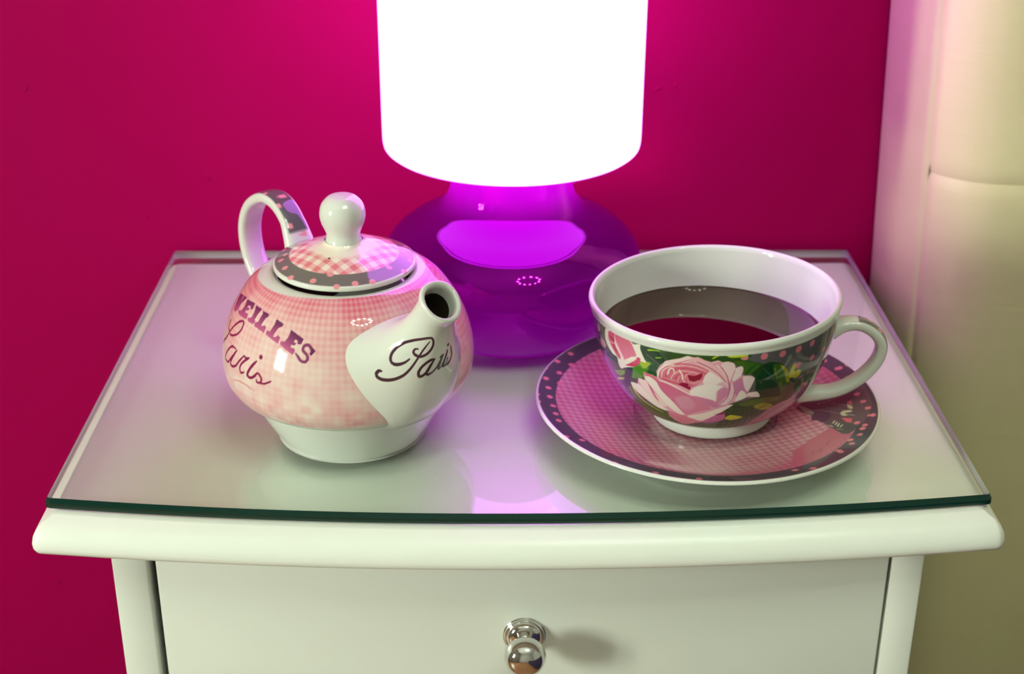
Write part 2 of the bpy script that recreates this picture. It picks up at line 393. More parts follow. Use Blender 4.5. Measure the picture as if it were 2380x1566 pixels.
# ------------------------------------------------------------------ printed decoration (flat print on the china), in surface coordinates
ART={
'cup':[
('d',(222,122,138),(396,9398),170),
('d',(222,122,138),(646,9298),170),
('d',(222,122,138),(889,9298),170),
('d',(222,122,138),(1125,9323),170),
('d',(222,122,138),(1188,7995),170),
('d',(222,122,138),(931,7895),170),
('d',(222,122,138),(1465,8045),170),
('p',(34,76,28),[(-1160,9699),(-993,9799),(-639,9699),(-285,9749),(201,9774),(194,9323),(69,9073),(-285,9023),(-521,9148),(-771,8596),(-938,7794),(-1153,7769),(-1181,8772)],40,1,None),
('p',(44,92,36),[(-1854,8070),(-1729,7794),(-1625,7619),(-1646,6692),(-1389,7293),(-1174,8321),(-1028,8471),(-931,8221),(-958,7444),(-1132,7143),(-1292,6366),(-1472,5589),(-1757,4236),(-1785,5113),(-1847,5815),(-1924,6416),(-1951,7218)],40,1,None),
('p',(36,80,30),[(-1757,6140),(-1375,7569),(-1021,7995),(-972,6767),(-1229,5915),(-1486,5138),(-1840,4486)],40,1,None),
('p',(70,98,36),[(-1764,4787),(-1410,5113),(-1306,3960),(-958,3784),(-896,2130),(-847,852),(-312,2531),(188,1880),(312,677),(-69,426),(-729,476),(-1201,1303),(-1576,2531),(-1813,3484)],40,1,None),
('p',(36,70,22),[(-7,9348),(208,9198),(389,8772),(493,8847),(625,8571),(757,7970),(868,6892),(1035,6466),(1194,6491),(1438,6516),(1736,6416),(1854,6015),(1799,5113),(1722,4286),(1174,5614),(1035,4937),(972,4336),(667,4060),(507,3434),(285,2657),(174,501),(-222,426),(-97,3584),(-139,4937),(111,5414),(354,5915),(285,7794),(125,8571)],40,1,None),
('p',(60,100,24),[(21,9248),(208,9123),(354,8797),(271,8221),(181,8045),(125,8571)],40,1,None),
('s',(70,118,50),[(201,7870),(299,8446),(389,8772)],60,20,20),
('s',(30,74,30),[(167,8045),(257,8647),(347,8972)],90,30,20),
('p',(16,62,28),[(333,6642),(333,7494),(396,8471),(493,8722),(667,8346),(792,7569),(840,6867),(812,6190),(812,5414),(604,5589),(396,5940)],25,1,None),
('p',(62,102,22),[(535,8596),(674,8321),(792,7494),(833,6717),(806,5815),(764,5614),(632,6867),(556,7845)],30,1,None),
('p',(166,160,22),[(632,8421),(736,7995),(819,7268),(840,6591),(792,6692),(715,7619)],30,1,None),
('s',(120,140,30),[(562,8246),(583,7820),(618,7243)],90,30,20),
('s',(58,104,60),[(389,8446),(507,7744),(639,6767),(833,5313)],35,35,20),
('s',(42,88,48),[(458,8020),(389,7544)],22,10,20),
('s',(42,88,48),[(521,7594),(431,6967)],22,10,20),
('s',(42,88,48),[(590,7143),(479,6341)],22,10,20),
('s',(42,88,48),[(660,6642),(590,5815)],22,10,20),
('s',(42,88,48),[(618,6967),(639,7544)],22,10,20),
('s',(42,88,48),[(694,6391),(764,6742)],22,10,20),
('p',(212,200,20),[(812,7043),(812,7744),(861,8221),(882,7995),(889,7444),(972,7494),(1021,7043),(965,6767),(882,6892)],18,1,None),
('s',(120,120,20),[(910,7519),(931,6967)],20,20,20),
('s',(72,96,34),[(1458,7820),(1514,6391),(1312,6015),(1146,5865)],170,90,20),
('s',(110,130,50),[(1028,6842),(1090,7318),(1090,7920)],35,10,20),
('s',(160,158,60),[(1910,6892),(1833,5739),(1764,4637),(1660,3860)],90,60,20),
('s',(90,110,36),[(1833,5815),(1764,4737)],70,40,20),
('p',(82,104,22),[(139,5288),(396,5614),(799,5263),(729,4837),(507,5013),(278,4912)],30,1,None),
('p',(166,156,22),[(368,4837),(507,5038),(701,4511),(646,4110),(486,4286)],25,1,None),
('p',(206,200,26),[(-35,3609),(42,4060),(243,3684),(181,3434),(62,3358)],20,1,None),
('s',(204,150,62),[(-49,1980),(111,2306),(229,2431)],55,20,20),
('s',(40,66,18),[(-83,3584),(146,4511),(417,4361),(583,4787)],80,30,20),
('s',(70,84,34),[(-1021,1103),(-736,476),(-382,426)],60,20,20),
('s',(120,120,80),[(-340,2707),(-306,1930)],40,20,20),
('s',(206,196,44),[(-1458,5589),(-1444,4912),(-1347,4211),(-1125,3659),(-1014,3459)],120,40,20),
('s',(130,160,34),[(-1549,5163),(-1528,4286),(-1382,3659)],90,30,20),
('s',(160,170,44),[(-1576,2531),(-1250,2782),(-1028,2381)],80,25,20),
('s',(220,190,170),[(-1778,4712),(-1722,4511)],80,40,20),
('p',(98,156,28),[(-1861,5965),(-1507,6817),(-1562,6341),(-1722,5815)],25,1,None),
('p',(74,138,24),[(-1347,7393),(-1181,8221),(-1035,8396),(-1090,7669),(-1201,6792),(-1410,6391)],40,1,None),
('p',(164,184,16),[(-1208,8170),(-1104,8396),(-1028,8346),(-1146,7719)],30,1,None),
('p',(18,60,50),[(-1472,7118),(-1347,7343),(-1396,6591),(-1479,5764),(-1715,4486),(-1660,5263),(-1569,6190)],30,1,None),
('p',(178,188,76),[(-1833,5363),(-1604,5915),(-1639,5664),(-1847,5063)],20,1,None),
('p',(24,70,32),[(-1062,8095),(-958,8371),(-938,7920),(-1007,7669),(-1062,7744)],30,1,None),
('p',(26,62,22),[(-1153,9674),(-1111,9649),(-979,9699),(-882,9474),(-743,9724),(-743,8997),(-924,8471),(-1007,8647),(-1132,8922)],30,1,None),
('s',(168,192,22),[(-1056,9424),(-979,9524),(-889,9574)],95,40,20),
('s',(140,178,34),[(-951,8947),(-868,9073)],70,50,20),
('s',(96,96,92),[(-1090,9048),(-958,8622),(-889,8346)],70,40,20),
('s',(60,110,22),[(-639,9198),(-563,9474),(-424,9674)],80,30,20),
('s',(196,206,30),[(-236,9474),(-160,9724),(-76,9799)],75,25,20),
('p',(196,212,44),[(-76,9799),(62,9799),(188,9799),(181,9599),(97,9524),(-28,9549)],20,1,None),
('p',(220,140,128),[(97,9474),(188,9599),(188,9323),(139,9273)],20,1,None),
('p',(204,128,154),[(222,476),(417,2281),(632,4035),(840,4511),(1035,4536),(1146,5088),(1174,5815),(1729,4336),(1715,4211),(1597,3534),(1451,2807),(1146,1830),(729,1278),(438,902)],25,1,None),
('p',(186,104,146),[(1035,4536),(1181,4962),(1194,5714),(1715,4211),(1625,3759),(1264,3885)],25,1,None),
('s',(236,196,200),[(347,777),(694,1328),(819,3058),(1160,3759),(1528,3233)],110,40,20),
('s',(148,56,102),[(431,927),(674,3534),(972,4160),(1375,4185)],50,20,20),
('s',(172,86,120),[(632,1178),(1139,1880),(1458,2832)],40,20,20),
('s',(226,180,190),[(1222,5589),(1194,4862),(1062,4461)],40,15,20),
('p',(216,180,162),[(-2083,9449),(-2000,9424),(-2014,8922),(-2104,8747)],20,1,None),
('p',(72,90,42),[(-1937,9699),(-1813,9649),(-1861,8797),(-1924,8872)],20,1,None),
('p',(226,156,160),[(-2076,8170),(-1937,8396),(-1889,8070),(-1965,7619),(-2069,7694)],20,1,None),
('s',(226,214,190),[(-2069,8471),(-1972,8346),(-1889,8070)],45,30,20),
('s',(232,180,166),[(-2271,7945),(-2319,6591),(-2257,5063),(-2160,4135)],60,50,20),
('s',(150,140,60),[(-1951,7444),(-1903,6566),(-1924,5940)],40,20,20),
('p',(240,228,212),[(-1819,9624),(-1708,9825),(-1597,9749),(-1431,9900),(-1326,9774),(-1271,9524),(-1167,9699),(-1167,9298),(-1125,8647),(-1097,8321),(-1194,8271),(-1229,8045),(-1306,7569),(-1493,7118),(-1597,6767),(-1632,7093),(-1632,7694),(-1722,7744),(-1826,8145),(-1875,8747)],18,1,None),
('p',(204,80,104),[(-1757,9449),(-1701,9749),(-1611,9749),(-1618,8972),(-1556,8246),(-1556,7694),(-1618,7769),(-1722,8346),(-1771,8847)],14,1,None),
('p',(150,18,44),[(-1736,9348),(-1639,9148),(-1618,8997),(-1694,9023)],14,1,None),
('p',(176,52,82),[(-1729,8747),(-1618,8747),(-1569,8221),(-1653,8221)],14,1,None),
('s',(240,190,190),[(-1743,8722),(-1639,8772)],50,30,14),
('p',(208,98,122),[(-1597,9724),(-1431,9900),(-1333,9724),(-1285,9348),(-1243,8571),(-1333,8371),(-1458,7744),(-1486,7769),(-1556,8271),(-1611,8972)],14,1,((-1472,9674),(-1410,8195),(224,122,150))),
('p',(243,206,198),[(-1604,9749),(-1597,9098),(-1472,7845),(-1500,7644),(-1569,8170),(-1632,8772)],14,1,None),
('p',(208,66,98),[(-1479,7343),(-1389,7694),(-1264,8246),(-1229,8546),(-1181,8471),(-1215,7995),(-1306,7594)],14,1,None),
('s',(246,230,210),[(-1493,7669),(-1396,8070),(-1236,8571)],60,30,14),
('d',(240,230,225),(-1486,7143),40),
('p',(228,164,176),[(-1458,5865),(-1326,5965),(-1278,6591),(-1167,6642),(-1167,7419),(-1028,7393),(-951,7243),(-958,7820),(-903,8346),(-819,8872),(-715,9123),(-611,9323),(-542,9549),(-458,9499),(-403,9549),(-326,9323),(-250,9198),(-167,9348),(-118,9198),(-49,9223),(21,9073),(49,8672),(111,8822),(146,8596),(132,8020),(257,7920),(306,7594),(271,6942),(236,6416),(368,6341),(417,5789),(222,5915),(111,5589),(-7,5338),(62,5238),(-104,4361),(-42,3860),(-49,3409),(-312,2857),(-403,3158),(-750,1930),(-861,2581),(-931,3133),(-896,3885),(-1083,3985),(-1229,4461),(-1431,5063),(-1243,5639)],15,0,None),
('p',(240,228,212),[(-1458,5840),(-1292,5965),(-1222,5539),(-1083,4787),(-903,3910),(-1083,3985),(-1285,4687),(-1438,5238)],18,1,None),
('p',(240,214,206),[(-1278,6591),(-1132,6566),(-1076,5840),(-896,4486),(-1035,4461),(-1222,5539)],18,1,None),
('p',(206,110,132),[(-1132,6566),(-1083,6566),(-1049,5489),(-1007,4737),(-1076,5238)],14,1,None),
('p',(216,108,126),[(-1167,7393),(-1021,7318),(-938,6992),(-986,6717),(-1076,6867)],16,1,None),
('p',(240,228,214),[(-1160,6892),(-1076,7143),(-972,6767),(-826,5464),(-632,3734),(-743,3835),(-910,4687),(-1035,5815)],16,1,None),
('p',(206,98,132),[(-972,6917),(-847,6917),(-639,6466),(-458,6015),(-243,4912),(-333,4612),(-493,4211),(-632,3860),(-764,5013),(-924,6090)],16,1,((-903,6692),(-556,4737),(216,128,154))),
('p',(216,146,166),[(-736,5589),(-563,5990),(-465,5238),(-528,4536),(-674,4586)],90,1,None),
('s',(243,216,208),[(-938,7043),(-792,6917),(-639,6516),(-472,6040)],90,70,14),
('s',(226,150,168),[(-472,6040),(-354,5689),(-243,4912)],50,60,14),
('p',(218,126,144),[(-896,3885),(-729,3759),(-590,3709),(-375,3033),(-507,2682),(-750,1955),(-854,2632),(-924,3158)],16,1,None),
('s',(238,190,190),[(-868,2957),(-729,2356),(-500,2907)],45,30,16),
('p',(242,226,212),[(-611,3659),(-333,4311),(-97,4987),(62,5263),(-118,4361),(-396,3183),(-507,3358)],16,1,None),
('p',(198,104,148),[(-382,3033),(-146,4160),(-42,4211),(-49,3409),(-299,2882)],18,1,None),
('p',(150,40,80),[(-188,4110),(-42,4536),(-62,4185)],16,1,None),
('p',(240,220,216),[(-326,8095),(-257,8396),(-132,7970),(-42,7268),(-28,6867),(-153,7118),(-326,7218),(-354,7769)],18,1,None),
('p',(228,176,190),[(-201,7093),(-111,7544),(-35,7093),(-28,6742),(-132,6892)],40,1,None),
('p',(240,226,218),[(-528,6441),(-451,6917),(-326,7243),(-153,7193),(-28,6867),(-42,5965),(-111,5238),(-194,5013),(-340,5439),(-486,6090)],18,1,None),
('p',(212,132,164),[(-167,6642),(-83,7068),(-14,6717),(-35,5965),(-111,5188),(-194,5013),(-174,5890)],60,1,None),
('p',(208,126,160),[(-486,6090),(-326,5940),(-201,5689),(-153,5113),(-208,4987),(-340,5414)],50,1,None),
('p',(236,200,206),[(-146,5363),(-21,6366),(0,7368),(76,6617),(62,5840),(-21,5363)],20,1,None),
('s',(184,76,118),[(-132,5363),(-42,5965),(-7,6717),(-7,7368)],50,30,18),
('s',(176,80,128),[(56,6717),(49,5940),(-14,5414)],50,20,20),
('p',(206,128,166),[(28,7343),(146,7845),(299,7694),(264,6942),(229,6241),(153,6617),(104,5815)],25,1,None),
('p',(242,218,218),[(146,7820),(201,7920),(299,7694),(271,6992),(229,6466),(174,7018)],25,1,None),
('p',(242,228,218),[(76,5614),(139,6642),(208,6341),(222,5915)],16,1,None),
('p',(242,226,218),[(229,6090),(264,6366),(368,6341),(417,5789)],16,1,None),
('p',(238,206,206),[(-132,8972),(-62,9223),(21,9073),(42,8571),(-7,7544),(-49,7895)],18,1,None),
('p',(240,212,216),[(7,7870),(49,8647),(132,8747),(125,8070),(42,7569)],18,1,None),
('s',(188,76,116),[(-132,8797),(-56,8045),(-21,7268),(-21,6742)],55,30,18),
('s',(206,110,150),[(42,8521),(7,7794),(-7,7444)],40,20,18),
('p',(238,206,202),[(-819,8847),(-639,9248),(-528,9549),(-465,9298),(-618,8822),(-771,8421),(-875,8120)],18,1,None),
('s',(206,100,124),[(-715,8722),(-569,9098),(-472,9348)],50,25,16),
('p',(234,178,186),[(-458,9449),(-326,9273),(-167,8672),(-56,7895),(-42,7268),(-146,7895),(-306,8571),(-458,9073)],18,1,None),
('s',(168,52,94),[(-424,9148),(-285,8772),(-160,8221),(-62,7469)],45,30,14),
('s',(243,216,212),[(-188,8947),(-104,8396),(-56,7794)],70,30,16),
('s',(240,196,196),[(-236,9173),(-153,9273)],60,40,16),
('p',(214,110,130),[(-944,7343),(-875,8120),(-743,8697),(-569,8947),(-403,8822),(-278,8446),(-326,8020),(-361,7494),(-493,6892),(-604,6892),(-785,7043)],25,1,None),
('s',(240,228,212),[(-951,7293),(-910,7995),(-819,8521),(-701,8672)],80,48.0,14),
('s',(240,196,196),[(-896,7243),(-868,7970),(-771,8421),(-590,8722),(-424,8647),(-299,8346)],65,39.0,14),
('s',(188,62,98),[(-833,7343),(-813,7845),(-722,8271),(-542,8521),(-403,8371),(-312,8221)],50,30.0,14),
('s',(240,228,212),[(-806,7719),(-771,8221),(-722,8321),(-708,7920)],75,45.0,14),
('s',(240,190,188),[(-771,7318),(-722,7870),(-618,8246),(-458,8246),(-354,8095)],50,30.0,14),
('s',(192,64,98),[(-715,7293),(-674,7794),(-569,8095),(-451,8095)],50,30.0,14),
('s',(243,226,206),[(-646,8321),(-611,7920),(-604,7519),(-576,7268)],70,42.0,14),
('s',(238,180,180),[(-681,7243),(-646,7719)],45,27.0,14),
('s',(236,170,172),[(-576,7619),(-556,7970),(-486,8145),(-410,8070)],45,27.0,14),
('s',(220,130,140),[(-757,7168),(-701,7494)],50,30.0,14),
('s',(206,70,100),[(-917,7293),(-785,7143),(-660,6967),(-542,6717)],60,36.0,14),
('s',(232,150,156),[(-861,7419),(-729,7318),(-618,7143)],45,27.0,14),
('p',(142,14,52),[(-542,7970),(-458,7945),(-361,8221),(-361,7920),(-396,7619),(-465,7444),(-521,7544)],14,1,None),
('p',(150,22,62),[(-667,7068),(-597,7243),(-521,7143),(-514,6642),(-597,6817)],14,1,None),
('p',(226,140,150),[(-528,7393),(-465,7419),(-403,7594),(-354,7494),(-403,7293),(-479,7168)],16,1,None),
('s',(232,150,156),[(-549,7970),(-535,7569),(-528,6942)],35,25,12),
],
'saucer':[
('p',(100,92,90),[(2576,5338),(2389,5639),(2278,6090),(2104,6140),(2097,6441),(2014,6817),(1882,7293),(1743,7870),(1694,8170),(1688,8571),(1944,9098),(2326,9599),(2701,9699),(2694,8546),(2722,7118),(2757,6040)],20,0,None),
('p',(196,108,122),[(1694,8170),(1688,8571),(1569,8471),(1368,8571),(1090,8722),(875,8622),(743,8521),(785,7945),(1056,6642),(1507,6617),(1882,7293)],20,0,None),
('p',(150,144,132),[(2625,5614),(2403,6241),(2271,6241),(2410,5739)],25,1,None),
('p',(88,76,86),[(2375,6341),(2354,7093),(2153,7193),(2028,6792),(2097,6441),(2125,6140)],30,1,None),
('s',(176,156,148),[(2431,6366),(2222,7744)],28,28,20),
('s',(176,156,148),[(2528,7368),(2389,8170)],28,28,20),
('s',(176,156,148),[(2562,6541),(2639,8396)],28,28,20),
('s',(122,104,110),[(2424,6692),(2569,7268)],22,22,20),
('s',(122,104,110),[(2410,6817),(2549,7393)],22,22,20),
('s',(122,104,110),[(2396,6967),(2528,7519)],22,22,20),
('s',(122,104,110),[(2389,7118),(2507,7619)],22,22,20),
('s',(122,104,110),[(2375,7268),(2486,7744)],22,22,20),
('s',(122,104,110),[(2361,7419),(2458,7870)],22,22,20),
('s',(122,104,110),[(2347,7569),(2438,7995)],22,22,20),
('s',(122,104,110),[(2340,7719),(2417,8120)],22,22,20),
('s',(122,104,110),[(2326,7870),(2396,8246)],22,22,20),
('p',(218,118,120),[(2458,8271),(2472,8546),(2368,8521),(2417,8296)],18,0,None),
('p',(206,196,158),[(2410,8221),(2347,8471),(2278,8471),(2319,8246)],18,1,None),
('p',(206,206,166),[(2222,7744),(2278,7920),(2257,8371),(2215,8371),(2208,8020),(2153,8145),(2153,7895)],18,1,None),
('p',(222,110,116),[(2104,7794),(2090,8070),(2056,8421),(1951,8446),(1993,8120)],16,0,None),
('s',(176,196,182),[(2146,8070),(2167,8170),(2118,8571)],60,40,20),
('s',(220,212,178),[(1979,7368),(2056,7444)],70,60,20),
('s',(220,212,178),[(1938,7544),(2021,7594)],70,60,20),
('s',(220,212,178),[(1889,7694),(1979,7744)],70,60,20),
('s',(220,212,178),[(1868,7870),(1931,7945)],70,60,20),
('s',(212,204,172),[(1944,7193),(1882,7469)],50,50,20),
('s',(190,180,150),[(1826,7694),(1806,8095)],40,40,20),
('s',(156,80,92),[(1104,7870),(1194,7669),(1229,7895),(1194,8145),(1146,8070),(1097,7895)],32,32,20),
('s',(156,80,92),[(1299,7744),(1222,8120),(1264,8170)],30,30,20),
('s',(156,80,92),[(1444,7744),(1382,8020),(1444,7820),(1500,7895)],30,30,20),
('s',(156,80,92),[(1514,7694),(1569,7870)],26,26,20),
('d',(226,132,140),(2569,8997),150),
('d',(226,132,140),(2396,9148),150),
('d',(226,132,140),(2243,9323),150),
('d',(226,132,140),(2083,9574),150),
('d',(226,132,140),(1944,8747),150),
('d',(226,132,140),(1806,9198),150),
('d',(226,132,140),(1542,8947),150),
('d',(226,132,140),(1271,9023),150),
('d',(226,132,140),(792,9649),150),
('d',(226,132,140),(653,9198),150),
('d',(226,132,140),(-3507,9524),150),
('d',(226,132,140),(-3271,9674),150),
('d',(226,132,140),(-3069,10000),150),
('d',(226,132,140),(-3083,9073),150),
('d',(226,132,140),(-2875,9599),150),
('d',(226,132,140),(-2701,9298),150),
('d',(226,132,140),(-2875,8722),150),
('d',(226,132,140),(-2514,9173),150),
('d',(226,132,140),(-2326,9073),150),
('d',(226,132,140),(-2153,9123),150),
('d',(226,132,140),(-2000,9223),150),
('d',(226,132,140),(-3333,8872),150),
('d',(226,132,140),(-1562,9098),150),
('d',(226,132,140),(-2514,9950),150),
('d',(226,132,140),(-2368,9950),150),
('d',(226,132,140),(-1653,9825),150),
('d',(226,132,140),(-1028,9950),150),
('d',(226,132,140),(-653,9674),150),
('d',(226,132,140),(-271,9649),150),
('d',(226,132,140),(3125,9950),150),
('d',(226,132,140),(3132,9398),150),
],
'body':[
('p',(108,44,86),[(-2632,6767),(-2569,6817),(-2410,6491),(-2354,6165),(-2500,5664),(-2514,5764),(-2576,6165),(-2618,6566)],15,0,((-2632,6717),(-2507,5664),(192,92,136))),
('p',(108,44,86),[(-2354,7118),(-2118,7419),(-2069,6917),(-2000,6591),(-2063,6341),(-2188,6266),(-2250,6617)],15,0,((-2215,7318),(-2076,6341),(192,92,136))),
('p',(108,44,86),[(-2104,7444),(-1924,7569),(-2000,7043),(-1986,6591),(-2042,6441),(-2083,6892),(-2076,7293)],15,0,((-2007,7544),(-2028,6466),(192,92,136))),
('p',(108,44,86),[(-1882,7544),(-1597,7719),(-1562,7368),(-1625,7268),(-1660,7419),(-1729,7368),(-1736,7218),(-1660,7293),(-1660,7118),(-1729,7068),(-1715,6917),(-1625,6992),(-1604,6867),(-1604,6642),(-1889,6516),(-1979,6642),(-1861,6792),(-1833,7168)],15,0,((-1771,7619),(-1708,6642),(192,92,136))),
('p',(108,44,86),[(-1549,7669),(-1361,7669),(-1368,7519),(-1389,7293),(-1403,6917),(-1368,6867),(-1403,6642),(-1549,6642),(-1583,6792),(-1500,6917),(-1493,7243),(-1514,7469)],15,0,((-1451,7669),(-1479,6692),(192,92,136))),
('p',(108,44,86),[(-1319,7619),(-1160,7569),(-1153,7444),(-1194,7268),(-1222,6842),(-1194,6792),(-1160,6917),(-1111,6817),(-1118,6491),(-1361,6617),(-1375,6792),(-1312,6917),(-1299,7268),(-1292,7444)],15,0,((-1236,7594),(-1250,6617),(192,92,136))),
('p',(108,44,86),[(-986,7469),(-833,7318),(-833,7168),(-896,7018),(-931,6667),(-938,6491),(-896,6491),(-861,6642),(-819,6516),(-833,6165),(-1076,6466),(-1090,6667),(-1021,6692),(-986,7118),(-979,7268)],15,0,((-903,7368),(-951,6391),(192,92,136))),
('p',(108,44,86),[(-681,7093),(-604,6967),(-458,6692),(-486,6366),(-542,6366),(-542,6541),(-583,6617),(-597,6466),(-556,6391),(-576,6266),(-625,6266),(-632,6140),(-583,6115),(-563,6065),(-556,5940),(-583,5739),(-799,6165),(-799,6341),(-736,6366),(-694,6667),(-681,6942)],15,0,((-569,6892),(-674,6015),(192,92,136))),
('s',(140,62,104),[(-333,5890),(-326,6140),(-375,6391),(-437,6316),(-444,6065),(-389,5865),(-368,5664),(-396,5464),(-458,5489),(-507,5714),(-542,5840)],105,95,15),
('p',(108,44,86),[(-354,6416),(-271,6115),(-326,5815),(-354,5915),(-319,6140)],15,0,None),
('s',(132,30,72),[(-2063,5840),(-2076,5564),(-2028,5338),(-1951,5288)],90,72.0,18),
('s',(132,30,72),[(-1667,6466),(-1764,6216),(-1868,5739),(-1937,5288),(-2021,4712),(-2292,3684),(-2257,3534)],100,80.0,18),
('s',(132,30,72),[(-1667,6466),(-1611,6366),(-1611,5965),(-1687,5564),(-1813,5288),(-1910,5213)],90,72.0,18),
('s',(132,30,72),[(-1597,4837),(-1701,4812),(-1792,4511),(-1875,4035),(-1882,3709),(-1771,3709),(-1694,4060),(-1611,4511),(-1562,4837)],85,68.0,18),
('s',(132,30,72),[(-1556,4812),(-1639,4261),(-1681,3835),(-1625,3734),(-1528,3935),(-1458,4336),(-1368,4812)],95,76.0,18),
('s',(132,30,72),[(-1368,4812),(-1333,4737),(-1257,4837)],80,64.0,18),
('s',(132,30,72),[(-1264,4812),(-1333,4586),(-1396,4286),(-1424,3985),(-1389,3759),(-1319,3910)],90,72.0,18),
('s',(132,30,72),[(-1118,4837),(-1188,4461),(-1243,4035),(-1250,3810),(-1181,3784),(-1118,3985),(-1076,4236)],110,88.0,18),
('s',(132,30,72),[(-1076,4236),(-1035,4160),(-1000,3960),(-1014,3734),(-1069,3684),(-1083,3835)],85,68.0,18),
('s',(132,30,72),[(-1014,3709),(-944,3759),(-847,4010)],75,60.0,18),
('d',(132,30,72),(-2354,4461),90),
('d',(132,30,72),(-1056,5163),105),
('s',(222,140,145),[(-1590,2932),(-1438,3183),(-1292,3208),(-1181,3058)],40,30,30),
('s',(222,140,145),[(-1451,3158),(-1250,3208),(-1104,3083)],40,30,30),
],
'spout':[
('s',(70,42,54),[(-2340,5564),(-2417,5464),(-2403,5263),(-2285,5213),(-2125,5313),(-1931,5539),(-1743,5815),(-1549,6190),(-1431,6566),(-1347,6967),(-1285,7293),(-1181,7719),(-1035,8070),(-903,8321)],95,75,14),
('s',(70,42,54),[(-1681,6992),(-1785,6742),(-1951,6491),(-2125,6316),(-2285,6266),(-2444,6341),(-2569,6591),(-2569,7018),(-2347,7544),(-1868,8045),(-1271,8421),(-896,8546),(-701,8421),(-618,8170),(-681,7895),(-861,7619),(-1069,7444),(-1271,7343),(-1521,7343),(-1667,7419),(-1653,7594),(-1486,7694)],85,85,14),
('s',(70,42,54),[(-312,7343),(-521,7318),(-750,7143),(-931,6892),(-993,6617),(-903,6441),(-778,6466),(-604,6667),(-472,7043),(-347,7318)],90,80,14),
('s',(70,42,54),[(-368,7268),(-514,6942),(-604,6667),(-514,6566),(-312,6667),(-118,6892),(-14,7143),(139,7469)],85,50,14),
('s',(70,42,54),[(-14,7368),(62,7444),(160,7469)],60,60,14),
('s',(70,42,54),[(125,7444),(21,7168),(-49,6767)],75,65,14),
('s',(70,42,54),[(-28,6742),(83,6842),(194,7093),(403,7494)],40,35,14),
('s',(70,42,54),[(451,7619),(312,7243),(160,6917),(222,6792)],85,80,14),
('s',(70,42,54),[(243,6767),(382,6967),(507,7168)],50,45,14),
('s',(70,42,54),[(785,7694),(833,7343),(840,7043),(590,6842),(354,6792)],70,90,14),
('d',(70,42,54),(507,7895),75),
],
'lid':[
('d',(226,150,150),(-2243,3008),150),
('d',(226,150,150),(-1722,2982),150),
('d',(226,150,150),(-1236,2180),150),
('d',(226,150,150),(-625,2682),150),
('d',(226,150,150),(-35,1955),150),
('d',(226,150,150),(-250,4286),150),
('d',(226,150,150),(382,2406),150),
('d',(226,150,150),(785,2256),150),
('d',(226,150,150),(1500,3860),150),
('d',(226,150,150),(1722,1980),150),
('d',(226,150,150),(-3639,1980),150),
],
'handle':[
('d',(226,150,150),(833,2732),120),
('d',(226,150,150),(-188,2206),120),
('d',(226,150,150),(854,1830),120),
('d',(226,150,150),(639,1003),120),
('d',(226,150,150),(-285,627),120),
],
}

